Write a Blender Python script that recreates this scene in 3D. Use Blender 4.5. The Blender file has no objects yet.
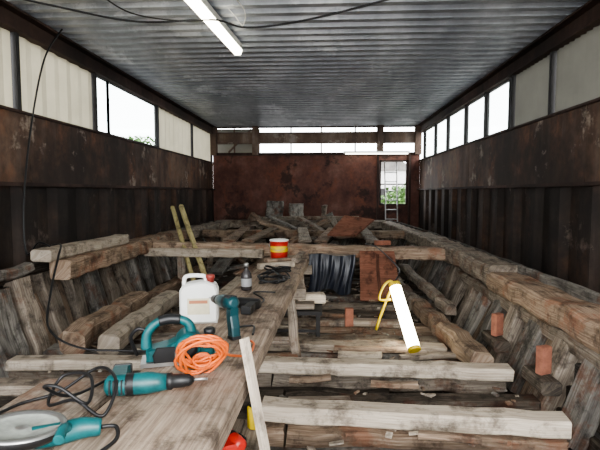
import bpy, math, random
from mathutils import Vector, Matrix, noise
random.seed(7)
R=random.uniform
V=Vector
# ------------------------------------------------------------------ materials
def newmat(name):
    m=bpy.data.materials.new(name); m.use_nodes=True
    nt=m.node_tree; nt.nodes.clear()
    out=nt.nodes.new('ShaderNodeOutputMaterial')
    return m,nt,out
def N(nt,t,**k):
    n=nt.nodes.new(t)
    for a,b in k.items():
        if a in n.inputs: n.inputs[a].default_value=b
        else: setattr(n,a,b)
    return n
def ramp(nt,src,stops):
    r=nt.nodes.new('ShaderNodeValToRGB')
    e=r.color_ramp.elements
    while len(e)<len(stops): e.new(.5)
    for i,(p,c) in enumerate(stops):
        e[i].position=p; e[i].color=(c[0],c[1],c[2],1) if not isinstance(c,(int,float)) else (c,c,c,1)
    nt.links.new(src,r.inputs[0]); return r
def noise_tex(nt,vec,scale,detail=6,rough=.6,mscale=None,off=None):
    if mscale or off:
        mp=nt.nodes.new('ShaderNodeMapping'); mp.inputs['Scale'].default_value=mscale or (1,1,1)
        if off: mp.inputs['Location'].default_value=off
        nt.links.new(vec,mp.inputs[0]); vec=mp.outputs[0]
    n=N(nt,'ShaderNodeTexNoise',Scale=scale,Detail=detail,Roughness=rough)
    nt.links.new(vec,n.inputs['Vector']); return n.outputs['Fac']
def mixc(nt,fac,a,b,mode='MIX'):
    m=nt.nodes.new('ShaderNodeMix'); m.data_type='RGBA'; m.blend_type=mode
    for s,i in ((fac,0),(a,6),(b,7)):
        if isinstance(s,(int,float)): m.inputs[i].default_value=s
        elif isinstance(s,tuple): m.inputs[i].default_value=(s[0],s[1],s[2],1)
        else: nt.links.new(s,m.inputs[i])
    return m.outputs[2]
def wood(name,c1,c2,c3,rough=.8,stain=(.022,.018,.015),stain_amt=.5,rot=None,rot_amt=.8):
    m,nt,out=newmat(name)
    uv=N(nt,'ShaderNodeUVMap',uv_map='UVMap').outputs[0]
    g=noise_tex(nt,uv,3,8,.65,(1.2,22,1))
    big=noise_tex(nt,uv,2.2,4,.6,(1,3,1))
    geo=N(nt,'ShaderNodeTexCoord').outputs['Object']
    spot=noise_tex(nt,geo,6,6,.7)
    col=ramp(nt,g,[(.3,c1),(.5,c2),(.72,c3)]).outputs[0]
    st=ramp(nt,big,[(.45,0.),(.7,1.)]).outputs[0]
    sm=nt.nodes.new('ShaderNodeMath'); sm.operation='MULTIPLY'; sm.inputs[1].default_value=stain_amt
    nt.links.new(st,sm.inputs[0])
    col=mixc(nt,sm.outputs[0],col,stain)
    if rot:
        rr=noise_tex(nt,geo,2.6,6,.72,None,(7,3,1))
        col=mixc(nt,ramp(nt,rr,[(.53,0.),(.62,rot_amt)]).outputs[0],col,rot)
    sp=ramp(nt,spot,[(.5,0.),(.66,.8)]).outputs[0]
    col=mixc(nt,sp,col,tuple(x*.3 for x in c1))
    at=N(nt,'ShaderNodeAttribute',attribute_name='Tint')
    col=mixc(nt,1.,col,at.outputs['Color'],'MULTIPLY')
    b=N(nt,'ShaderNodeBsdfPrincipled',Roughness=rough)
    b.inputs['Specular IOR Level'].default_value=.25
    nt.links.new(col,b.inputs['Base Color'])
    bp=N(nt,'ShaderNodeBump',Strength=.6,Distance=.012); nt.links.new(g,bp.inputs['Height'])
    nt.links.new(bp.outputs[0],b.inputs['Normal'])
    nt.links.new(b.outputs[0],out.inputs[0]); return m
def rust(name,dark,mid,light,spot=(.5,.42,.36),spot_lo=.68,rough=.75,metal=.2,vs=(1,1,.25),sc=1.3,streak=None,spot_amt=.75,orange=None):
    m,nt,out=newmat(name)
    geo=N(nt,'ShaderNodeTexCoord').outputs['Object']
    a=noise_tex(nt,geo,sc,9,.65,vs)
    f=noise_tex(nt,geo,7,8,.7)
    s=noise_tex(nt,geo,.9,9,.72,(1,1,1),(3.3,1.2,.4))
    col=ramp(nt,a,[(.34,dark),(.5,mid),(.64,light)]).outputs[0]
    if orange:
        oo=noise_tex(nt,geo,1.7,9,.75,(1,1,.7),(9,4,2))
        col=mixc(nt,ramp(nt,oo,[(.50,0.),(.62,.8)]).outputs[0],col,orange)
    col=mixc(nt,ramp(nt,f,[(.42,0.),(.7,.5)]).outputs[0],col,dark)
    if streak:
        st=noise_tex(nt,geo,4,7,.7,(1,1,.10))
        col=mixc(nt,ramp(nt,st,[(.5,0.),(.68,.6)]).outputs[0],col,streak)
        b2=noise_tex(nt,geo,.6,5,.65)
        col=mixc(nt,ramp(nt,b2,[(.40,.85),(.54,0.)]).outputs[0],col,dark)
    col=mixc(nt,ramp(nt,s,[(spot_lo,0.),(spot_lo+.05,spot_amt)]).outputs[0],col,spot)
    b=N(nt,'ShaderNodeBsdfPrincipled',Roughness=rough,Metallic=metal)
    nt.links.new(col,b.inputs['Base Color'])
    bp=N(nt,'ShaderNodeBump',Strength=.3,Distance=.01); nt.links.new(f,bp.inputs['Height'])
    nt.links.new(bp.outputs[0],b.inputs['Normal'])
    nt.links.new(b.outputs[0],out.inputs[0]); return m
def plain(name,c,rough=.5,metal=0.,var=.25,sc=12,trans=0):
    m,nt,out=newmat(name)
    geo=N(nt,'ShaderNodeTexCoord').outputs['Object']
    f=noise_tex(nt,geo,sc,5,.6)
    col=mixc(nt,ramp(nt,f,[(.35,0.),(.7,1.)]).outputs[0],c,tuple(x*(1-var) for x in c))
    at=N(nt,'ShaderNodeAttribute',attribute_name='Tint')
    col=mixc(nt,1.,col,at.outputs['Color'],'MULTIPLY')
    b=N(nt,'ShaderNodeBsdfPrincipled',Roughness=rough,Metallic=metal)
    nt.links.new(col,b.inputs['Base Color'])
    if trans:
        t=N(nt,'ShaderNodeBsdfTranslucent'); nt.links.new(col,t.inputs[0])
        mx=N(nt,'ShaderNodeMixShader'); mx.inputs[0].default_value=trans
        nt.links.new(b.outputs[0],mx.inputs[1]); nt.links.new(t.outputs[0],mx.inputs[2])
        nt.links.new(mx.outputs[0],out.inputs[0])
    else: nt.links.new(b.outputs[0],out.inputs[0])
    return m
def emit(name,c,s):
    m,nt,out=newmat(name); e=N(nt,'ShaderNodeEmission',Strength=s); e.inputs[0].default_value=(*c,1)
    nt.links.new(e.outputs[0],out.inputs[0]); return m
def pane(name):
    m,nt,out=newmat(name)
    t=N(nt,'ShaderNodeBsdfTransparent'); t.inputs[0].default_value=(.93,.96,.95,1)
    g=N(nt,'ShaderNodeBsdfGlossy',Roughness=.05)
    mx=N(nt,'ShaderNodeMixShader'); mx.inputs[0].default_value=.06
    nt.links.new(t.outputs[0],mx.inputs[1]); nt.links.new(g.outputs[0],mx.inputs[2]); nt.links.new(mx.outputs[0],out.inputs[0])
    return m
W_OLD=wood('old_grey_timber',(.13,.10,.08),(.30,.25,.20),(.50,.44,.37),rot=(.15,.07,.04),rot_amt=.6)
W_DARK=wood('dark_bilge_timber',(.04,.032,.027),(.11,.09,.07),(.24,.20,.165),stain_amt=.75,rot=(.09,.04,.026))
W_BROWN=wood('brown_oak',(.13,.085,.06),(.29,.21,.15),(.46,.37,.29),rot=(.24,.10,.055),rot_amt=.6)
W_LIGHT=wood('fresh_timber',(.38,.31,.24),(.56,.48,.39),(.70,.63,.53),stain_amt=.3,stain=(.16,.11,.07))
W_BEAM=wood('staging_timber',(.15,.11,.085),(.30,.235,.18),(.45,.37,.30),stain_amt=.4,rot=(.18,.10,.065),rot_amt=.4)
W_GREY=wood('weathered_frame',(.12,.112,.10),(.30,.275,.245),(.50,.475,.43),stain_amt=.8,rot=(.19,.09,.055))
RUST_W=rust('rusted_wall_steel',(.035,.024,.02),(.12,.07,.05),(.22,.14,.10),spot=(.48,.40,.33),spot_lo=.565,streak=(.18,.14,.11),vs=(1,1,.6),sc=.9,orange=(.27,.125,.065),spot_amt=.6)
RUST_L=rust('rusted_sheet_pile',(.014,.011,.010),(.04,.027,.021),(.085,.055,.042),spot=(.17,.13,.11),spot_lo=.57,streak=(.08,.062,.053),vs=(1,1,.35),sc=1.,orange=(.10,.05,.03))
RUST_B=rust('red_primer_steel',(.055,.022,.017),(.15,.062,.045),(.23,.12,.09),spot=(.02,.013,.011),spot_lo=.535,metal=.1,vs=(1,1,.8),sc=1.,orange=(.20,.07,.04))
RUST_E=rust('rust_edge_beam',(.022,.014,.012),(.05,.028,.022),(.10,.058,.045),spot_lo=.8)
RUST_G=rust('rust_gantry_steel',(.08,.055,.045),(.20,.135,.10),(.32,.26,.22),spot_lo=.56,spot=(.42,.37,.33))
GALV=rust('galvanised_sheet',(.26,.285,.33),(.41,.44,.49),(.56,.59,.64),spot=(.66,.69,.73),spot_lo=.56,rough=.40,metal=.35,vs=(1,.3,1))
PANEL=plain('translucent_cream_panel',(.50,.455,.34),.6,0,.18,2,trans=.25)
PANEL_G=plain('grey_fibre_panel',(.34,.33,.285),.6,0,.18,2,trans=.16)
GLASS=pane('window_glass')
FRAME=plain('dark_steel_frame',(.03,.028,.028),.6,.3)
CONC=rust('concrete_ground',(.08,.075,.07),(.14,.13,.12),(.2,.19,.17),metal=0,vs=(1,1,1))
BLACK=plain('black_rubber',(.012,.012,.013),.45)
TEAL=plain('teal_plastic',(.010,.115,.125),.42,0,.45,20)
TEALD=plain('dark_teal_plastic',(.006,.05,.06),.4)
ORANGE=plain('orange_cable',(.72,.15,.03),.4)
RED=plain('red_plastic',(.50,.03,.02),.4)
YEL=plain('yellow_plastic',(.75,.55,.03),.4)
WHITEP=plain('white_plastic',(.75,.75,.72),.4,0,.12)
STEEL=plain('tool_steel',(.45,.45,.44),.35,.8)
ABRAS=plain('abrasive_disc',(.33,.35,.32),.85,0,.4,30)
BRICK=plain('red_brick',(.34,.14,.09),.9,0,.4,18)
TARP=plain('black_tarp',(.018,.022,.035),.35)
LEAF=plain('leaves',(.10,.20,.05),.6,0,.5,3)
BARK=plain('bark',(.08,.05,.03),.9)
RENDERW=plain('white_render',(.75,.74,.72),.8)
TUBE=emit('fluorescent_tube',(1,.93,.74),16)
TUBE2=emit('worklight_tube',(1,.93,.72),16)
# ------------------------------------------------------------------ mesh builder
class MB:
    def __init__(s): s.v=[];s.f=[];s.m=[];s.t=[];s.uv=[];s.sm=[];s.mats=[]
    def mi(s,mat):
        if mat not in s.mats: s.mats.append(mat)
        return s.mats.index(mat)
    def face(s,idx,mat,uv=None,tint=1.,smooth=False):
        s.f.append(tuple(idx)); s.m.append(s.mi(mat)); s.sm.append(smooth)
        s.t.append(tint if isinstance(tint,tuple) else (tint,)*3)
        if uv is None:
            uv=[(s.v[i][0]+s.v[i][2]*.3,s.v[i][1]+s.v[i][2]) for i in idx]
        s.uv.append(uv)
    def timber(s,a,b,w,h,mat,tint=None,ch=.012,jit=.006,seg=None,roll=0,tw=1,th=1,bow=0):
        a=V(a);b=V(b);d=(b-a);L=d.length;d.normalize()
        if tint is None: tint=R(.75,1.15)
        side=d.cross(V((0,0,1)))
        if side.length<.2: side=V((1,0,0)) if abs(d.x)<.5 else V((0,1,0))
        side.normalize(); up=side.cross(d).normalized()
        if roll:
            q=Matrix.Rotation(roll,3,d); side=q@side; up=q@up
        if seg is None: seg=max(2,int(L/.16))
        o=R(0,50);base=len(s.v)
        for i in range(seg+1):
            t=i/seg; ww=w*(1+(tw-1)*t)/2; hh=h*(1+(th-1)*t)/2; c=min(ch,ww*.4,hh*.4)
            p=a+d*(L*t)+up*(bow*math.sin(math.pi*t))
            jx,jy=R(-jit,jit),R(-jit,jit)
            for (x,y) in ((-ww,-hh+c),(-ww+c,-hh),(ww-c,-hh),(ww,-hh+c),(ww,hh-c),(ww-c,hh),(-ww+c,hh),(-ww,hh-c)):
                e=R(-jit,jit)*.5
                s.v.append(tuple(p+side*(x+jx+e)+up*(y+jy+e)+d*(R(-jit,jit) if i in(0,seg) else 0)))
        per=[0,c*1.4,c*1.4+2*ww,c*2.8+2*ww,c*2.8+2*ww+2*hh,c*4.2+2*ww+2*hh,c*4.2+4*ww+2*hh,c*5.6+4*ww+2*hh,c*5.6+4*ww+4*hh]
        for i in range(seg):
            for k in range(8):
                k2=(k+1)%8
                q=[base+i*8+k,base+i*8+k2,base+(i+1)*8+k2,base+(i+1)*8+k]
                u0,u1=o+L*i/seg,o+L*(i+1)/seg
                s.face(q,mat,[(u0,per[k]+o),(u0,per[k+1]+o),(u1,per[k+1]+o),(u1,per[k]+o)],tint)
        for rr,rev in ((0,True),(seg,False)):
            q=[base+rr*8+k for k in range(8)]
            if rev:q.reverse()
            s.face(q,mat,[(o+.05*math.cos(k),o+.1*math.sin(k)) for k in range(8)],tint if isinstance(tint,tuple) else tint*.85)
    def prism(s,M,pts,depth,mat,ch=.004,tint=1.,smooth=False):
        cx=sum(p[0] for p in pts)/len(pts); cz=sum(p[1] for p in pts)/len(pts)
        rad=max(math.hypot(p[0]-cx,p[1]-cz) for p in pts)
        k=1-ch/rad if rad>0 else 1
        k=max(k,.5); n=len(pts); base=len(s.v)
        for (y,sc) in ((-depth/2,k),(-depth/2+ch,1),(depth/2-ch,1),(depth/2,k)):
            for p in pts: s.v.append(tuple(M@V((cx+(p[0]-cx)*sc,y,cz+(p[1]-cz)*sc))))
        for l in range(3):
            for i in range(n):
                j=(i+1)%n; s.face([base+l*n+i,base+l*n+j,base+(l+1)*n+j,base+(l+1)*n+i],mat,None,tint,smooth)
        s.face([base+i for i in reversed(range(n))],mat,None,tint); s.face([base+3*n+i for i in range(n)],mat,None,tint)
    def box(s,M,sx,sy,sz,mat,ch=.004,tint=1.):
        x,z=sx/2,sz/2; s.prism(M,[(-x,-z),(x,-z),(x,z),(-x,z)],sy,mat,min(ch,min(sx,sy,sz)*.3),tint)
    def bx(s,x0,x1,y0,y1,z0,z1,mat,ch=.003,tint=1.):
        s.box(Matrix.Translation(((x0+x1)/2,(y0+y1)/2,(z0+z1)/2)),abs(x1-x0),abs(y1-y0),abs(z1-z0),mat,ch,tint)
    def lathe(s,M,prof,mat,n=24,tint=1.,caps=True,smooth=True,mats=None):
        base=len(s.v)
        for r,z in prof:
            for i in range(n):
                a=2*math.pi*i/n; s.v.append(tuple(M@V((r*math.cos(a),r*math.sin(a),z))))
        for l in range(len(prof)-1):
            mm=mats[l] if mats else mat
            for i in range(n):
                j=(i+1)%n; s.face([base+l*n+i,base+l*n+j,base+(l+1)*n+j,base+(l+1)*n+i],mm,None,tint,smooth)
        if caps:
            s.face([base+i for i in reversed(range(n))],mat,None,tint)
            s.face([base+(len(prof)-1)*n+i for i in range(n)],mats[-1] if mats else mat,None,tint)
    def tube(s,pts,r,mat,n=8,sub=6,tint=1.,radii=None):
        P=[V(p) for p in pts]
        if sub>1 and len(P)>2:
            Q=[];rr=[]
            for i in range(len(P)-1):
                p0=P[max(i-1,0)];p1=P[i];p2=P[i+1];p3=P[min(i+2,len(P)-1)]
                for k in range(sub):
                    t=k/sub
                    Q.append(.5*((2*p1)+(p2-p0)*t+(2*p0-5*p1+4*p2-p3)*t*t+(3*p1-p0-3*p2+p3)*t**3))
                    if radii: rr.append(radii[i]*(1-t)+radii[i+1]*t)
            Q.append(P[-1]); 
            if radii: rr.append(radii[-1])
        else: Q=P; rr=list(radii) if radii else None
        base=len(s.v); nrm=None
        for i,p in enumerate(Q):
            d=(Q[min(i+1,len(Q)-1)]-Q[max(i-1,0)]); 
            if d.length<1e-7: d=V((0,0,1))
            d.normalize()
            if nrm is None:
                nrm=d.cross(V((0,0,1))); 
                if nrm.length<.1: nrm=d.cross(V((1,0,0)))
            nrm=(nrm-d*nrm.dot(d)).normalized(); bn=d.cross(nrm)
            rad=rr[i] if rr else r
            for k in range(n):
                a=2*math.pi*k/n; s.v.append(tuple(p+nrm*(rad*math.cos(a))+bn*(rad*math.sin(a))))
        for i in range(len(Q)-1):
            for k in range(n):
                j=(k+1)%n; s.face([base+i*n+k,base+i*n+j,base+(i+1)*n+j,base+(i+1)*n+k],mat,None,tint,True)
        s.face([base+k for k in reversed(range(n))],mat,None,tint); s.face([base+(len(Q)-1)*n+k for k in range(n)],mat,None,tint)
    def sheet(s,prof,p0,axis,L,mat,seg=1,tint=1.,tints=None):
        base=len(s.v);ax=V(axis)
        for k in range(seg+1):
            for p in prof: s.v.append(tuple(V(p0)+V(p)+ax*(L*k/seg)))
        n=len(prof)
        for k in range(seg):
            for i in range(n-1): s.face([base+k*n+i,base+k*n+i+1,base+(k+1)*n+i+1,base+(k+1)*n+i],mat,None,tints[i%len(tints)] if tints else tint)
    def obj(s,name,parent=None,loc=None):
        me=bpy.data.meshes.new(name)
        c=V((0,0,0))
        if parent is None or loc:
            xs=[v[0] for v in s.v];ys=[v[1] for v in s.v];zs=[v[2] for v in s.v]
            c=V(((min(xs)+max(xs))/2,(min(ys)+max(ys))/2,min(zs)))
        me.from_pydata([tuple(V(v)-c) for v in s.v],[],s.f)
        for m in s.mats: me.materials.append(m)
        me.polygons.foreach_set('material_index',s.m); me.polygons.foreach_set('use_smooth',s.sm)
        me.uv_layers.new(name='UVMap'); me.color_attributes.new('Tint','FLOAT_COLOR','CORNER')
        fu=[];fc=[]
        for pi,f in enumerate(s.f):
            for k in range(len(f)):
                fu+= [s.uv[pi][k][0],s.uv[pi][k][1]]; fc+= [*s.t[pi],1.]
        me.uv_layers['UVMap'].data.foreach_set('uv',fu)
        me.color_attributes['Tint'].data.foreach_set('color',fc)
        me.update()
        o=bpy.data.objects.new(name,me); bpy.context.scene.collection.objects.link(o)
        if parent is not None: o.parent=parent
        o.location=c
        return o
def empty(name,loc=(0,0,0)):
    e=bpy.data.objects.new(name,None); bpy.context.scene.collection.objects.link(e); return e
def T(x,y,z,rz=0,ry=0,rx=0):
    return Matrix.Translation((x,y,z))@Matrix.Rotation(rz,4,'Z')@Matrix.Rotation(ry,4,'Y')@Matrix.Rotation(rx,4,'X')
XL,XR,YF,ZR=-3.36,2.80,14.0,3.45
Y0=-1.0
GZ=-.55
# ------------------------------------------------------------------ shed shell
g=MB(); g.bx(-40,40,-25,70,GZ-.3,GZ-.02,CONC,.01); g.obj('ground')
g=MB(); g.bx(XL-.1,XR+.1,Y0,YF+.1,GZ-.018,GZ,CONC,.003); g.obj('floor')
c=MB(); prof=[];y=Y0;pitch=.23
while y<YF+.35:
    prof+=[(0,y,0),(0,y+.09,0),(0,y+.12,.07),(0,y+.20,.07)]; y+=pitch
c.sheet(prof,(XL-.25,0,ZR),(1,0,0),XR-XL+.5,GALV,6)
c.obj('ceiling')
def side_wall(name,x,sgn,posts,strip_lo):
    w=MB()
    w.bx(x,x+sgn*.02,Y0,YF,1.6,strip_lo,RUST_W)
    w.bx(x-sgn*.03,x+sgn*.06,Y0,YF,strip_lo-.03,strip_lo,RUST_E)
    w.bx(x-sgn*.07,x+sgn*.02,Y0,YF,1.57,1.61,RUST_E)
    prof=[];yy=Y0
    while yy<YF:
        prof+=[(0,yy,0),(0,yy+.25,0),(sgn*.08,yy+.34,0),(sgn*.08,yy+.58,0)]; yy+=.67
    w.sheet(prof,(x-sgn*.01,0,GZ),(0,0,1),1.6-GZ,RUST_L,5)
    w.bx(x-sgn*.02,x+sgn*.1,Y0,YF,3.25,ZR+.02,RUST_E)
    w.bx(x-sgn*.06,x+sgn*.1,Y0,YF,3.235,3.255,RUST_E)
    w.bx(x-sgn*.12,x+sgn*.1,Y0,YF,ZR-.03,ZR-.005,RUST_E)
    yy=Y0+2.1
    while yy<YF:
        w.bx(x-sgn*.006,x,yy,yy+.012,1.61,strip_lo-.03,RUST_W); yy+=4.1
    for p in posts: w.bx(x-sgn*.01,x+sgn*.07,p-.03,p+.03,strip_lo,3.25,FRAME)
    return w.obj(name)
side_wall('wall_left',XL,-1,[-.9,2.6,5.05,6.80,9.38,11.85,13.9],2.40)
side_wall('wall_right',XR,1,[-.9,2.4,4.2,6.06,7.25,7.35,8.45,9.63,11.0,12.2,13.5],2.46)
wn=[0]
def corr_panel(x,ya,yb,z0,z1,mat,amp=.015,step=.05,tints=(1.,.8)):
    wn[0]+=1;p=MB();prof=[];yy=ya;i=0
    while yy<yb:
        prof.append((amp*(1 if i%2 else -1),yy,0)); yy+=step; i+=1
    prof.append((0,yb,0)); p.sheet(prof,(x,0,z0),(0,0,1),z1-z0,mat,1,tints=tints); p.obj('window_%d'%wn[0])
def glass_win(x,ya,yb,z0,z1,panes=1,fm=FRAME):
    wn[0]+=1;p=MB()
    p.bx(x-.003,x+.003,ya,yb,z0,z1,GLASS,.001)
    fw=.025
    p.bx(x-.02,x+.02,ya,yb,z0,z0+fw,fm);p.bx(x-.02,x+.02,ya,yb,z1-fw,z1,fm)
    for k in range(panes+1):
        q=ya+(yb-ya)*k/panes; p.bx(x-.02,x+.02,q-fw/2,q+fw/2,z0,z1,fm)
    p.obj('window_%d'%wn[0])
xl=XL-.04
PT=(1.,.88,1.,.78)
for a,b in ((-.85,.8),(.85,2.55),(2.65,5.0),(5.1,6.76)): corr_panel(xl,a,b,2.40,3.25,PANEL,.014,.14,PT)
glass_win(xl,6.83,7.27,2.40,3.25); glass_win(xl,7.27,9.33,2.40,3.25)
for a,b in ((9.43,10.6),(10.62,11.8),(11.9,13.85)): corr_panel(xl,a,b,2.40,3.25,PANEL,.014,.14,PT)
xr=XR+.04
for a,b in ((-.85,2.35),(2.45,4.15),(4.25,6.01),(6.11,7.2)): corr_panel(xr,a,b,2.46,3.25,PANEL_G,.018,.06,(1.2,.45))
for a,b in ((7.4,8.4),(8.5,9.58),(9.68,10.95),(11.05,12.15),(12.25,13.45)): glass_win(xr,a,b,2.46,3.25)
# far wall
b=MB()
b.bx(XL,1.62,YF,YF+.04,GZ,2.63,RUST_B); b.bx(2.45,XR,YF,YF+.04,GZ,2.63,RUST_B)
b.bx(1.62,2.45,YF,YF+.04,2.45,2.63,RUST_B); b.bx(1.62,2.45,YF,YF+.04,GZ,1.12,RUST_B)
b.bx(XL,XR,YF-.06,YF+.06,2.60,2.68,RUST_E)
b.bx(XL,XR,YF-.14,YF+.0,3.24,3.27,RUST_G);b.bx(XL,XR,YF-.08,YF-.05,2.98,3.26,RUST_G);b.bx(XL,XR,YF-.14,YF+.0,2.94,2.98,RUST_G)
b.bx(XL,XR,YF-.02,YF+.1,3.42,3.47,RUST_E)
for x in (-3.3,-2.05,1.62,2.72):
    b.bx(x-.09,x+.09,YF-.18,YF-.16,2.6,ZR,RUST_G);b.bx(x-.09,x+.09,YF-.015,YF,2.6,ZR,RUST_G);b.bx(x-.01,x+.01,YF-.17,YF,2.6,ZR,RUST_G)
for x in (-1.2,-.3,.6): b.bx(x-.015,x+.015,YF-.14,YF-.08,2.98,3.24,RUST_G)
for x in (-2.7,-1.0,-.1,.9): b.bx(x-.02,x+.02,YF-.03,YF+.0,2.66,3.42,RUST_G)
b.timber((-2.9,YF+.08,2.7),(-2.2,YF+.08,3.4),.05,.05,RUST_G,1.,jit=0)
b.bx(2.47,2.53,YF-.1,YF,GZ,2.6,RUST_E);b.bx(1.55,1.6,YF-.05,YF,GZ,2.6,RUST_E)
for x in (-2.6,-1.5,-.4,.7): b.bx(x-.006,x+.006,YF-.012,YF,GZ,2.6,RUST_B)
b.bx(XL,-1.95,YF+.12,YF+.13,2.66,3.4,PANEL_G)
b.obj('wall_back')
d=MB();z0,z1=1.12,2.45
for x in (1.625,2.40): d.bx(x,x+.045,YF-.03,YF+.05,z0,z1,RUST_E)
d.bx(1.625,2.445,YF-.03,YF+.05,z0,z0+.04,RUST_E);d.bx(1.625,2.445,YF-.03,YF+.05,z1-.05,z1,RUST_E)
d.bx(1.66,2.4,YF+.0,YF+.03,1.72,1.76,RUST_E)
d.obj('door_1')
l=MB()
for x in (1.76,2.10): l.tube([(x,13.3,GZ),(x,13.88,2.4)],.02,STEEL,8,1)
k=GZ+.2
while k<2.35:
    yy=13.3+(k-GZ)/(2.4-GZ)*.58; l.tube([(1.76,yy,k),(2.10,yy,k)],.014,STEEL,8,1); k+=.27
l.obj('ladder')
# ------------------------------------------------------------------ outside
def tree(name,x,y,h,r,n=2600):
    t=MB(); t.tube([(x,y,GZ),(x+.1,y,h*.4+GZ),(x,y+.1,h*.75+GZ)],.12,BARK,8,4,radii=[.14,.1,.04])
    cen=V((x,y,GZ+h-r))
    for i in range(n):
        while True:
            q=V((R(-1,1),R(-1,1),R(-1,1)))
            if q.length<1: break
        q=q*r*(1+.25*noise.noise(q*3)); p=cen+V((q.x,q.y,q.z*1.0))
        a=V((R(-1,1),R(-1,1),R(-1,1))).normalized()*.09; e=a.cross(V((R(-1,1),R(-1,1),R(-1,1)))).normalized()*.05
        bs=len(t.v); t.v+= [tuple(p-a),tuple(p+e),tuple(p+a),tuple(p-e)]; t.face([bs,bs+1,bs+2,bs+3],LEAF,None,R(.6,1.3))
    t.obj(name)
tree('tree',-6.9,17.4,4.1,1.2); tree('tree',3.3,20.0,2.3,1.0)
h=MB(); h.bx(2.2,4.5,24,27,GZ,2.6,RENDERW); h.prism(T(3.35,25.5,2.6),[(-1.3,0),(1.3,0),(0,.8)],3.2,CONC); 
for x in (2.6,3.5): h.bx(x,x+.6,23.95,24.02,.6,1.7,FRAME)
h.obj('neighbouring_house')
# ------------------------------------------------------------------ boat hull
hull=empty('boat_hull')
HY0,HY1=.3,12.7
p=MB()
def xl_at(z,y):
    base=-2.86-.22*max(0,min(1,(z+.1)/.9))
    return base+ max(0,(y-10.5))*.12
def xr_at(z,y):
    base=1.68+.36*max(0,min(1,(z+.1)/.9))
    return base- max(0,(y-10.5))*.12
for side in (0,1):
    z=-.12
    for k in range(6):
        zz=z+.16*k
        yy=HY0
        while yy<HY1:
            L=min(R(1.4,3.0),HY1-yy+.01); f=xl_at if side==0 else xr_at
            sg=-.03 if side==0 else .03
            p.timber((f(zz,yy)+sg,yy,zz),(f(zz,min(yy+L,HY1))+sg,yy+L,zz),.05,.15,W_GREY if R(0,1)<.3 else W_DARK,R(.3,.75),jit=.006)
            yy+=L
x=-2.85
while x<1.7:
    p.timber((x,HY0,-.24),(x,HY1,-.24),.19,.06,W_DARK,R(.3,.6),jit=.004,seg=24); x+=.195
for k in range(6):
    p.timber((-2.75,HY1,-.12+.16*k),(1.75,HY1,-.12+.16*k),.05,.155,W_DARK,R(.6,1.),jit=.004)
p.obj('hull_planking',hull)
p=MB(); yy=1.0; i=0
while yy<12.4:
    mat=[W_DARK,W_OLD,W_GREY,W_OLD,W_BROWN][i%5] if yy<7 else W_DARK
    z=R(-.08,-.03)
    x0=-2.68+R(-.05,.1); x1=1.5+R(-.05,.05)
    mid=R(-.9,-.2)
    p.timber((x0,yy+R(-.04,.04),z),(mid,yy+R(-.02,.02),z+R(-.01,.01)),R(.16,.22),.16,mat,R(.6,.95),jit=.012,ch=.015)
    p.timber((mid+.01,yy+R(-.02,.02),z),(x1,yy+R(-.03,.03),z+R(-.01,.01)),R(.16,.22),.16,mat,R(.6,.95),jit=.012,ch=.015)
    p.timber((R(-2.4,-1),yy+.19,z),(R(0,1.4),yy+.21,z-.02),.09,.12,random.choice([W_DARK,W_GREY]),R(.5,.9),jit=.012)
    yy+=.47; i+=1
p.obj('floor_frames',hull)
p=MB(); yy=.9
while yy<12.5:
    for side in (0,1):
        if side==0: a=(xl_at(-.1,yy)+.08,yy,-.15); b2=(xl_at(.75,yy)+.06,yy+R(-.03,.03),R(.60,.74) if yy>4.3 else R(.60,.85))
        else: a=(xr_at(-.1,yy)-.08,yy,-.15); b2=(xr_at(.6,yy)-.08,yy+R(-.03,.03),.52)
        m=W_GREY if R(0,1)<.6 else W_OLD
        p.timber(a,b2,R(.15,.24),R(.12,.17),m,R(.55,1.15),jit=.010,ch=.012)
        if R(0,1)<.5:
            o=.19; p.timber((a[0],a[1]+o,a[2]),(b2[0]*.98+a[0]*.02,b2[1]+o,b2[2]-R(.05,.35)),.12,.1,random.choice([W_DARK,W_GREY,W_BROWN]),R(.5,1.),jit=.010)
    yy+=.43
p.obj('hull_ribs',hull)
p=MB()
p.timber((1.93,1.2,.57),(1.90,4.95,.59),.40,.19,W_BROWN,1.2,ch=.03,jit=.012)
p.timber((1.88,4.9,.63),(1.86,9.0,.64),.34,.22,W_OLD,1.05,ch=.03,jit=.012)
p.timber((1.86,8.95,.62),(1.62,12.6,.63),.32,.2,W_OLD,1.0,ch=.025,jit=.012)
p.timber((1.79,1.4,.40),(1.79,6.2,.42),.08,.12,W_OLD,.8,ch=.02)
for y in (3.35,4.25): p.timber((1.56,y-.15,.15),(1.56,y+.17,.15),.14,.10,W_DARK,1.,ch=.02)
p.timber((-2.90,6.3,.68),(-2.86,9.3,.66),.3,.2,W_BROWN,1.,ch=.025,jit=.012)
p.timber((-2.86,9.25,.66),(-2.6,12.6,.66),.3,.2,W_OLD,.95,ch=.025,jit=.012)
p.timber((-2.72,4.65,.70),(-2.74,7.6,.69),.22,.2,W_BROWN,1.25,ch=.02,jit=.012)
p.timber((-2.98,1.0,.72),(-2.98,4.5,.74),.12,.10,W_GREY,.8,ch=.02,jit=.014)
p.obj('gunwales',hull)
p=MB()
p.timber((-2.75,7.15,.66),(1.72,6.75,.62),.26,.17,W_BROWN,1.15,ch=.02,jit=.012)
p.timber((-2.7,6.9,.60),(-.9,6.80,.60),.12,.12,W_LIGHT,.75)
p.timber((-2.6,9.9,.62),(1.7,9.8,.62),.22,.16,W_BROWN,.9,ch=.02)
p.timber((-2.6,12.35,.66),(1.6,12.35,.66),.28,.2,W_OLD,1.0,ch=.02)
for x in (-1.9,-.7,.6): p.timber((x,9.9,.55),(x+R(-.1,.1),12.3,.55),.16,.14,W_DARK)
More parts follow.
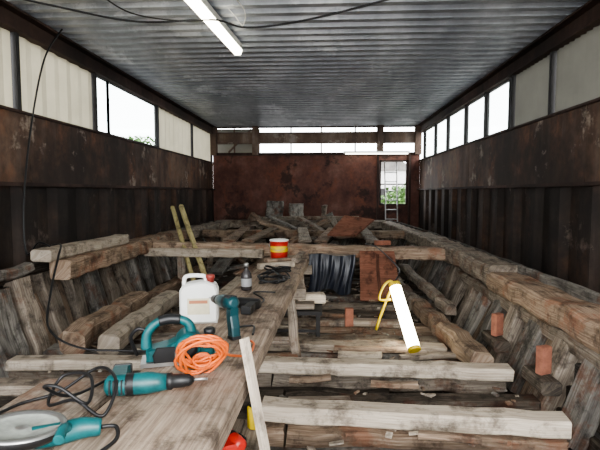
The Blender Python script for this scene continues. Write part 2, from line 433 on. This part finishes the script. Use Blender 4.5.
for (x,y,t) in ((-2.2,7.08,.56),(.95,6.8,.54),(-.9,9.85,.54),(1.0,9.8,.54)): p.timber((x,y,-.05),(x,y,t),.13,.13,W_OLD)
p.obj('deck_beams',hull)
p=MB()
for (a,b2,w) in (((1.28,3.75,.12),(1.22,4.65,.13),.2),((1.20,4.75,.12),(1.16,5.7,.12),.19),((1.15,5.8,.10),(1.1,7.6,.1),.17),((1.40,5.2,.2),(1.38,8.2,.2),.13),((-2.3,6.0,.1),(-2.2,9.6,.1),.18)):
    p.timber(a,b2,w,w*.9,W_BROWN if w>.17 else W_OLD,R(.7,1.),ch=.04,jit=.016)
p.obj('bilge_stringers',hull)
p=MB()
p.timber((-.575,.7,.72),(-.40,5.4,.72),.45,.10,W_BEAM,1.1,ch=.012,jit=.003,seg=30)
p.obj('staging_beam')
for (x,y) in ((-.55,1.15),(-.44,4.03),(-.42,5.28)):
    s=MB()
    s.timber((x-.28,y,.617),(x+.28,y,.617),.10,.096,W_OLD,jit=.002)
    for dx in (-.2,.2):
        s.timber((x+dx,y,.03),(x+dx*.7,y,.57),.08,.08,W_OLD)
    s.timber((x-.19,y,.2),(x+.19,y,.2),.03,.07,W_OLD)
    s.obj('staging_trestle')
s=MB(); s.timber((-1.0,.6,.742),(-.95,1.74,.742),.3,.05,W_OLD,1.0,jit=.003); s.timber((-1.08,.9,.67),(-.86,.9,.67),.08,.09,W_OLD)
s.timber((-1.0,1.65,.03),(-1.0,1.65,.71),.09,.09,W_OLD);s.timber((-1.0,.9,.03),(-1.0,.9,.62),.09,.09,W_OLD)
s.obj('scaffold_board')
# ------------------------------------------------------------------ loose timbers
def loose(name,a,b2,w,h,mat,tint=None,**k):
    m=MB(); m.timber(a,b2,w,h,mat,tint,**k); return m.obj(name)
loose('timber_plank',(-.55,3.72,.09),(1.46,3.66,.09),.15,.10,W_LIGHT,.95,jit=.006)
loose('timber_plank',(-.4,2.98,.07),(1.49,2.86,.07),.16,.11,W_LIGHT,1.0,jit=.006)
loose('timber_plank',(-2.62,3.70,.07),(-1.2,3.8,.07),.16,.09,W_LIGHT,.8,jit=.006)
loose('timber_plank',(-2.6,3.25,.06),(-.8,3.3,.06),.18,.08,W_OLD,1.0,jit=.006)
loose('timber_plank',(-.70,4.36,.05),(1.12,4.30,.05),.17,.08,W_OLD,1.15,jit=.006)
loose('timber_plank',(-1.7,5.15,.05),(.9,5.13,.05),.14,.07,W_OLD,1.1)
loose('timber_log',(-2.25,3.95,.17),(-2.28,5.6,.19),.24,.22,W_BROWN,1.0,ch=.05,jit=.016)
loose('timber_log',(-1.93,4.0,.15),(-1.95,5.8,.15),.2,.2,W_LIGHT,.66,ch=.04,jit=.016)
loose('timber_baulk',(-2.84,4.5,.87),(-2.78,6.25,.86),.22,.12,W_LIGHT,.8,ch=.02,jit=.008)
loose('timber_pole',(-2.32,7.45,1.28),(-1.62,6.5,.08),.07,.07,W_LIGHT,(.7,.7,.45),jit=.003)
loose('timber_pole',(-2.48,7.5,1.26),(-1.80,6.45,.08),.06,.06,W_LIGHT,(.65,.65,.4),jit=.003)
loose('timber_prop',(-.315,1.78,.93),(-.13,1.69,.03),.045,.022,W_LIGHT,1.05,jit=.002,ch=.004)
m=MB()
for (x,y,w,h,t,ti) in ((-1.35,12.3,.46,.50,W_GREY,.75),(-.72,12.35,.38,.44,W_GREY,.95),(-.05,12.4,.14,.40,W_OLD,.9),(.15,12.3,.3,.16,W_GREY,.8),(-1.9,12.3,.4,.14,W_OLD,.7)):
    m.timber((x,y,.76),(x+R(-.14,.14),y,.76+h),w,.26,t,ti,ch=.05,jit=.03)
m.timber((-1.7,12.1,.82),(.9,12.2,.84),.12,.1,W_OLD,.9)
m.obj('timber_block_pile')
m=MB()
for i in range(30):
    x=R(-2.0,1.0);y=R(7.3,9.3);a=R(-1.2,1.2);L=R(.5,1.3)
    m.timber((x,y,R(.02,.15)+.1),(x+L*math.sin(a),y+L*math.cos(a),R(.25,.72)),R(.08,.28),.05,random.choice([W_BROWN,W_OLD,W_DARK,W_GREY]),R(.5,1.1))
for i,x in enumerate((-1.5,-1.2,-.3,-.05,.75)): m.timber((x,7.25,.735),(x+R(-.25,.25),9.95,.735+.0*i),.2,.04,random.choice([W_BROWN,W_OLD]),R(.7,1.1))
for i in range(9):
    x=R(-1.8,1.0);y=R(10.0,11.0);a=R(-1.5,1.5); m.timber((x,y,.66),(x+.7*math.sin(a),y+.5*math.cos(a),R(.72,1.0)),R(.1,.25),.06,random.choice([W_BROWN,W_OLD,W_GREY]),R(.6,1.1))
m.obj('stacked_boards')
m=MB()
for i in range(6):
    x=R(-1.3,-.85); z=.08+.05*(i%4)
    m.timber((x,5.6+R(-.1,.1),z),(x+R(-.08,.08),6.7,z+R(0,.02)),R(.12,.2),.04,random.choice([W_BROWN,W_OLD,W_LIGHT,W_GREY]),R(.7,1.1))
m.obj('stacked_boards')
def panel(name,corners,t,mat):
    a,b2,c2,d2=[V(q) for q in corners]; n=(b2-a).cross(d2-a).normalized()*t
    m=MB(); m.v=[tuple(q) for q in (a,b2,c2,d2,a+n,b2+n,c2+n,d2+n)]
    for f in ((3,2,1,0),(4,5,6,7),(0,1,5,4),(1,2,6,5),(2,3,7,6),(3,0,4,7)): m.face(f,mat,[(q%2*.6,q//2*.5) for q in f],1.)
    return m
W_RED=wood('red_stained_ply',(.14,.06,.038),(.23,.10,.065),(.31,.15,.10),stain_amt=.35)
m=panel('x',((.48,6.18,.05),(1.02,6.13,.05),(.98,6.58,.66),(.50,6.62,.66)),.03,W_RED)
m.timber((.74,6.12,.07),(.74,6.53,.63),.04,.03,W_RED,.5); m.obj('plywood_panel')
m=panel('x',((.05,7.6,.79),(.5,7.5,.79),(.85,8.0,1.02),(.35,8.1,1.08)),.03,W_RED); m.obj('plywood_panel')
# tarp hung on the front face of the cross beam
m=MB(); nx,ny=40,20
for j in range(ny+1):
    for i in range(nx+1):
        u=i/nx; q=j/ny; x=-.22+.66*u
        yb=6.91-.09*x
        fold=(.016*math.sin(u*26+2*math.sin(q*2.5))+.010*math.sin(u*53+q*3))
        y=yb-.175-fold*(.3+q)-.02-.16*q*q; z=.60+.015*math.sin(u*7)-q*(.50+.05*math.sin(u*9))
        x+=.05*math.sin(q*3+u*2)*q-.02*q
        m.v.append((x,y,z))
for j in range(ny):
    for i in range(nx):
        q=j*(nx+1)+i; m.face([q,q+1,q+nx+2,q+nx+1],TARP,None,1.,True)
m.timber((-.24,6.755,.60),(.46,6.70,.60),.03,.03,W_OLD,.7)
m.obj('tarpaulin',hull)
m=MB()
m.bx(-.62,-.02,4.48,4.86,.30,.34,FRAME)
for x in (-.58,-.06):
    for y in (4.52,4.82): m.bx(x-.02,x+.02,y-.02,y+.02,.085,.30,FRAME)
m.bx(-.58,-.06,4.515,4.525,.12,.15,FRAME)
m.timber((-.6,4.62,.37),(-.1,4.6,.37),.16,.055,W_OLD,1.1); m.timber((-.28,4.75,.40),(.0,4.82,.405),.12,.1,W_LIGHT,1.2)
m.obj('low_work_bench')
def brick(x,y,z,up=False,rz=0):
    m=MB(); 
    if up: m.box(T(x,y,z+.10,rz),.09,.06,.20,BRICK,.006)
    else: m.box(T(x,y,z+.035,rz),.22,.105,.065,BRICK,.006)
    m.obj('brick')
brick(.27,5.0,.05,True,.1)
brick(1.57,4.25,.205,True,.5);brick(1.57,3.35,.205,True,.4);brick(-1.3,4.6,.06,False,.4);brick(.85,6.85,.73,False,.3)
# ------------------------------------------------------------------ work light
m=MB()
A=V((.69,4.52,.58));B=V((.80,4.12,.12)); d=(B-A).normalized()
m.tube([A,B],.056,TUBE2,14,1)
m.tube([A-d*.04,A],.058,YEL,14,1);m.tube([B,B+d*.03],.058,YEL,14,1)
m.tube([A+V((.03,.06,0)),B+V((.03,.06,0))],.03,YEL,8,1)
m.tube([A-d*.05,A+V((-.10,.05,-.2)),A+V((-.17,.1,-.45))],.014,YEL,8,4)
m.tube([A-d*.05,A+V((-.06,.0,.06)),A+V((-.12,0,.0)),A+V((-.15,.0,-.12)),A+V((-.04,0,-.12))],.012,YEL,8,5)
m.tube([A-d*.05,A+V((.05,.1,.12)),A+V((.1,.6,.12)),A+V((.0,1.6,.2)),A+V((-.1,2.2,.18))],.008,BLACK,6,6)
m.obj('portable_work_light')
# ------------------------------------------------------------------ ceiling lights
m=MB()
m.box(T(-1.19,5.2,3.36,-.08),.10,1.85,.09,WHITEP,.01)
m.prism(T(-1.19,5.2,3.30,-.08),[(-.06,.02),(-.035,-.04),(.035,-.04),(.06,.02)],1.8,TUBE,.01)
for y in (4.6,5.8): m.tube([(-1.19,y,3.4),(-1.19,y,3.46)],.008,STEEL,6,1)
m.obj('unseen_fill_light')
FT=emit('far_tube',(1,.95,.8),6)
m=MB(); m.box(T(1.5,13.73,2.66),1.9,.08,.06,WHITEP,.01); m.prism(T(1.5,13.71,2.62,math.pi/2),[(-.03,.02),(-.02,-.02),(.02,-.02),(.03,.02)],1.8,FT,.005)
m.obj('unseen_fill_light')
m=MB(); m.box(T(.9,2.2,3.38),.10,1.5,.09,WHITEP,.01); m.prism(T(.9,2.2,3.32),[(-.06,.02),(-.035,-.04),(.035,-.04),(.06,.02)],1.45,TUBE,.01)  # unseen fixture above the frame, added as fill light for the near hull
m.obj('unseen_fill_light')
m=MB()
m.tube([(-3.2,4.1,3.33),(-2.65,4.5,3.3),(-1.9,4.75,3.22),(-1.15,4.85,3.26),(-.8,4.86,3.18),(-.2,4.8,3.22),(.62,4.68,3.36),(.9,4.6,3.42)],.010,BLACK,6,8)
m.tube([(-2.2,4.3,3.42),(-1.9,4.6,3.25),(-1.4,5.0,3.3),(-1.19,5.1,3.38)],.007,BLACK,6,8)
m.tube([(-.95,4.3,3.40),(-.80,4.7,3.30),(-.84,4.86,3.20),(-.92,4.9,3.30),(-1.0,4.95,3.40)],.006,WHITEP,6,8)
m.obj('overhead_power_cable')
m=MB(); m.tube([(-3.1,5.5,3.42),(-3.18,5.25,3.0),(-3.24,5.05,2.2),(-3.22,4.85,1.4),(-3.15,4.75,.86),(-2.95,4.65,.98),(-2.8,4.6,.95)],.010,BLACK,6,8)
m.obj('hanging_power_cable')
m=MB(); m.tube([(-2.85,4.72,.95),(-2.72,4.66,.96),(-2.6,4.40,.86),(-2.50,4.1,.6),(-2.38,3.85,.33),(-2.1,3.8,.18),(-1.7,3.85,.14),(-1.3,3.9,.13)],.010,BLACK,6,8)
m.obj('trailing_power_cable')
# ------------------------------------------------------------------ power tools
BT=.773
S=lambda k: Matrix.Scale(k,4)
def drill(name,M,c1,c2,cable):
    m=MB()
    X=M@Matrix.Rotation(math.pi/2,4,'Y')
    m.lathe(X,[(.018,-.11),(.031,-.10),(.034,-.06),(.034,.03),(.030,.05),(.026,.08)],c1,20)
    m.lathe(X,[(.027,.08),(.027,.095),(.022,.10),(.022,.125),(.019,.15),(.009,.165)],BLACK,18)
    m.lathe(X,[(.0352,-.045),(.0352,-.02)],BLACK,20,caps=False)
    m.lathe(X,[(.005,.16),(.005,.21)],STEEL,10)
    m.prism(M,[(-.11,-.02),(-.055,-.025),(-.05,-.06),(-.062,-.14),(-.058,-.165),(-.112,-.165),(-.112,-.12),(-.10,-.06)],.044,c1,.008)
    m.prism(M,[(-.052,-.03),(-.035,-.035),(-.045,-.07),(-.056,-.07)],.022,BLACK,.003)
    m.prism(M,[(-.116,-.160),(-.054,-.160),(-.054,-.175),(-.116,-.175)],.048,BLACK,.004)
    for i in range(5): m.box(M@T(-.09+.012*i,.0,.028),.005,.045,.012,BLACK,.001)
    if cable: m.tube([M@V((-.085,0,-.17))]+[V(q) for q in cable],.0055,BLACK,8,8)
    return m.obj(name)
drill('power_drill',T(-.655,1.60,BT+.043,.24,0,math.pi/2-.1)@S(1.12),TEAL,TEAL,
  [(-.86,1.52,BT+.03),(-.90,1.42,BT+.10),(-.84,1.40,BT+.11),(-.76,1.42,BT+.05),(-.80,1.52,BT+.10),(-.92,1.56,BT+.08),(-.92,1.47,BT+.02),(-.80,1.42,BT+.06),(-.70,1.40,BT+.02),(-.70,1.50,BT+.09),(-.82,1.62,BT+.09),(-.95,1.58,BT+.012),(-1.05,1.5,BT+.0),(-1.1,1.3,BT+.0)])
drill('power_drill',T(-.50,2.31,BT+.176,2.2,.1,0),TEALD,TEALD,[(-.46,2.41,BT+.01),(-.38,2.45,BT+.01),(-.36,2.3,BT+.01)])
drill('power_drill',T(-.50,2.86,BT+.037,2.9,0,math.pi/2),BLACK,BLACK,[(-.4,3.05,BT+.01),(-.5,3.25,BT+.02),(-.35,3.3,BT+.01)])
def planer(name,M):
    m=MB()
    m.prism(M,[(-.15,.0),(.15,.0),(.15,.016),(-.15,.016)],.11,STEEL,.003)
    m.prism(M,[(-.13,.016),(.13,.016),(.135,.05),(.10,.085),(.055,.10),(.0,.098),(-.05,.075),(-.13,.06)],.10,TEAL,.014)
    m.lathe(M@T(.03,-.08,.07,0,0,-math.pi/2),[(.030,0),(.048,.006),(.052,.03),(.052,.13),(.046,.155),(.03,.162)],TEAL,26)
    m.lathe(M@T(.03,-.086,.07,0,0,-math.pi/2),[(.018,-.004),(.033,-.002),(.036,.01)],BLACK,22)
    m.tube([M@V(q) for q in ((.045,0,.10),(.03,0,.15),(-.02,0,.172),(-.08,0,.165),(-.125,0,.12),(-.13,0,.06))],.02,TEAL,12,6,radii=[.024,.02,.018,.018,.02,.024])
    m.tube([M@V(q) for q in ((.0,0,.168),(-.04,0,.172),(-.08,0,.165))],.022,BLACK,12,5)
    m.lathe(M@T(.115,0,.07),[(.02,0),(.014,.02),(.024,.038),(.024,.05),(.014,.058)],BLACK,20)
    m.prism(M@T(-.04,-.052,.045),[(-.06,-.03),(.05,-.03),(.06,.0),(.05,.03),(-.05,.03),(-.065,0)],.014,BLACK,.004)
    m.prism(M@T(-.01,-.06,.045),[(-.012,-.012),(.012,-.012),(.012,.012),(-.012,.012)],.004,STEEL,.001)
    m.tube([M@V(q) for q in ((-.13,0,.13),(-.16,0,.14),(-.19,.02,.10),(-.17,.05,.02))],.008,BLACK,8,5)
    return m.obj(name)
planer('electric_planer',T(-.62,1.95,BT,.30)@S(1.08))
m=MB(); pts=[]
C=T(-.485,1.800,BT+.10,.35,.0,-1.0)
for i in range(9*14+1):
    a=2*math.pi*i/14; rr=.082+.016*math.sin(i*.37)+.010*math.sin(i*1.3); 
    pts.append(C@V((rr*1.0*math.cos(a),rr*math.sin(a),-.02+.020*math.sin(i*.23)+.006*math.sin(i*.9))))
pts+= [V((-.37,1.88,BT+.05)),V((-.33,2.00,BT+.012)),V((-.33,2.15,BT+.012)),V((-.36,2.2,BT+.012))]
m.tube(pts,.0055,ORANGE,7,2)
m.tube([C@V((.035*math.cos(i*.9),.045+.0012*i,-.01+.03*math.sin(i*.9))) for i in range(26)],.0055,ORANGE,7,3)
m.obj('orange_extension_cable')
m=MB(); D=T(-.845,1.225,BT+.075,0,.06,-.10)
m.lathe(D,[(.05,-.035),(.10,-.03),(.112,-.018),(.116,-.004),(.112,.002),(.100,.002),(.095,-.004),(.03,-.012),(.018,-.006),(.0,-.004)],BLACK,40,mats=[BLACK,BLACK,BLACK,STEEL,STEEL,STEEL,ABRAS,ABRAS,STEEL,STEEL])
m.lathe(D@T(0,0,-.075),[(.03,0),(.042,.01),(.042,.03),(.03,.045)],STEEL,20)
m.tube([D@V(q) for q in ((.0,.0,-.04),(.08,.04,-.035),(.14,.06,-.02),(.19,.08,-.02))],.03,TEAL,16,5,radii=[.03,.032,.03,.024])
m.tube([D@V(q) for q in ((.11,.04,-.015),(.13,-.02,.01),(.145,-.07,.0))],.014,TEAL,12,5)
m.tube([D@V(q) for q in ((.19,.08,-.02),(.23,.09,-.02),(.25,.04,-.04),(.2,-.06,-.06),(.12,-.14,-.065))],.006,BLACK,8,6)
m.obj('disc_sander')
m=MB(); J=T(-.70,2.56,BT,.15)
m.prism(J,[(-.10,.0),(.10,.0),(.105,.02),(.105,.185),(.09,.215),(.045,.235),(.03,.235),(-.06,.222),(-.09,.21),(-.105,.185),(-.105,.02)],.12,WHITEP,.016)
m.lathe(J@T(.06,0,.225),[(.022,0),(.022,.02),(.026,.022),(.026,.038),(.02,.042)],plain('dull_red_cap',(.25,.04,.03),.5),20)
m.tube([J@V(q) for q in ((-.085,0,.205),(-.08,0,.25),(-.05,0,.262),(.0,0,.262),(.03,0,.255),(.035,0,.23))],.012,WHITEP,10,5)
m.box(J@T(0,-.0615,.10),.12,.003,.09,plain('label_cream',(.62,.56,.4),.6),.001)
m.box(J@T(0,-.0635,.125),.10,.002,.018,plain('label_orange',(.4,.16,.08),.6),.0005)
m.obj('jerrycan')
m=MB(); m.lathe(T(-.58,3.42,BT),[(.034,0),(.040,.006),(.040,.10),(.036,.125),(.018,.15),(.014,.16),(.014,.175),(.018,.176),(.018,.198),(.012,.2)],plain('dark_bottle',(.05,.045,.045),.25),24,mats=None)
m.lathe(T(-.58,3.42,BT+.177),[(.0195,0),(.0195,.024),(.012,.027)],STEEL,20); m.lathe(T(-.58,3.42,BT),[(.0405,.03),(.0405,.09)],plain('bottle_label',(.3,.3,.3),.6),24,caps=False); m.obj('plastic_bottle')
m=MB(); P=T(-.50,5.12,BT)
m.lathe(P,[(.085,0),(.092,.004),(.095,.05),(.097,.075),(.100,.14),(.102,.19),(.106,.192),(.106,.205),(.098,.21),(.09,.20),(.0,.198)],RED,30,mats=[RED,RED,RED,YEL,RED,RED,WHITEP,WHITEP,WHITEP,WHITEP,WHITEP])
m.tube([P@V(q) for q in ((-.105,0,.17),(-.09,-.09,.13),(0,-.125,.10),(.09,-.09,.13),(.105,0,.17))],.003,STEEL,6,6)
m.obj('paint_bucket')
m=MB(); pts=[]
for i in range(60): pts.append((-.42+.11*math.sin(i*.9)+R(-.03,.03),3.85+.30*math.sin(i*.37+1)+R(-.04,.04),BT+.01+.05*abs(math.sin(i*.55))+R(0,.01)))
m.tube(pts,.007,BLACK,6,4); m.obj('black_cable_tangle')
for (a,b2,w,h,mt,ti) in (((-.62,4.35,BT+.03),(-.3,4.5,BT+.03),.09,.05,W_LIGHT,.8),((-.3,4.75,BT+.03),(-.25,5.3,BT+.03),.08,.05,W_OLD,1.1),((-.6,4.75,BT+.02),(-.36,4.9,BT+.02),.1,.035,W_BROWN,1.)):
    loose('timber_offcut',a,b2,w,h,mt,ti)
m=MB()
for z in (.10,.20,.30,.39): 
    for y in (1.55,2.1): m.timber((-.64,y,z),(-.28,y,z),.02,.07,W_OLD)
    for x in (-.64,-.28): m.timber((x,1.55,z),(x,2.1,z),.02,.07,W_OLD)
for i in range(4): m.timber((-.60+.092*i,1.54,.435),(-.60+.092*i,2.1,.435),.086,.018,W_OLD)
for x in (-.62,-.30):
    for y in (1.575,2.075): m.timber((x,y,.03),(x,y,.42),.03,.03,W_OLD)
m.obj('wooden_crate')
drill('red_hammer_drill',T(-.40,1.86,.486,2.3,0,math.pi/2),RED,RED,None)
m=MB(); m.lathe(T(-.31,2.02,.448),[(.03,0),(.034,.004),(.034,.09),(.028,.10),(.012,.105)],YEL,20,mats=[YEL,YEL,YEL,BLACK,BLACK]); m.obj('spray_can')
m=MB()
for i in range(420):
    x=R(-2.5,1.45);y=R(2.4,8);a=R(0,3.14);L=R(.02,.09)
    m.box(T(x,y,R(.03,.06)-.02*(i%3),a,R(-.3,.3),0),L,R(.01,.04),.012,random.choice([W_LIGHT,W_OLD,W_BROWN,W_GREY]),.002,R(.6,1.2))
m.obj('wood_chip_debris',hull)
m=MB()
for i in range(18):
    x=R(-1.8,1.0);y=R(2.6,6.5);a=R(-.3,.3);L=R(.3,.8)
    m.timber((x,y,.06),(x+L*math.cos(a),y+L*math.sin(a),.07),R(.05,.1),.04,random.choice([W_LIGHT,W_OLD,W_BROWN]))
m.obj('scattered_offcuts',hull)
# ------------------------------------------------------------------ camera flash, world, camera
fl=bpy.data.lights.new('camera_flash','POINT'); fl.energy=100; fl.color=(1,.97,.92); fl.shadow_soft_size=.03
fo=bpy.data.objects.new('camera_flash',fl); bpy.context.scene.collection.objects.link(fo); fo.location=(.04,-.02,1.58)
w=bpy.data.worlds.new('overcast'); bpy.context.scene.world=w; w.use_nodes=True
nt=w.node_tree; bg=nt.nodes['Background']
tc=nt.nodes.new('ShaderNodeTexCoord'); n=nt.nodes.new('ShaderNodeTexNoise'); n.inputs['Scale'].default_value=2
nt.links.new(tc.outputs['Generated'],n.inputs[0]); r=nt.nodes.new('ShaderNodeValToRGB'); nt.links.new(n.outputs['Fac'],r.inputs[0])
r.color_ramp.elements[0].color=(.88,.92,.95,1); r.color_ramp.elements[1].color=(1,1,1,1)
nt.links.new(r.outputs[0],bg.inputs[0]); bg.inputs[1].default_value=8.5
try: bpy.context.scene.view_settings.look='AgX - Medium High Contrast'
except Exception: pass
cam=bpy.data.cameras.new('camera'); co=bpy.data.objects.new('camera',cam); bpy.context.scene.collection.objects.link(co)
cam.sensor_width=36; cam.lens=28; cam.clip_start=.05; cam.clip_end=200
co.location=(0,0,1.5); co.rotation_euler=(math.radians(90-4),0,math.radians(3))
bpy.context.scene.camera=co
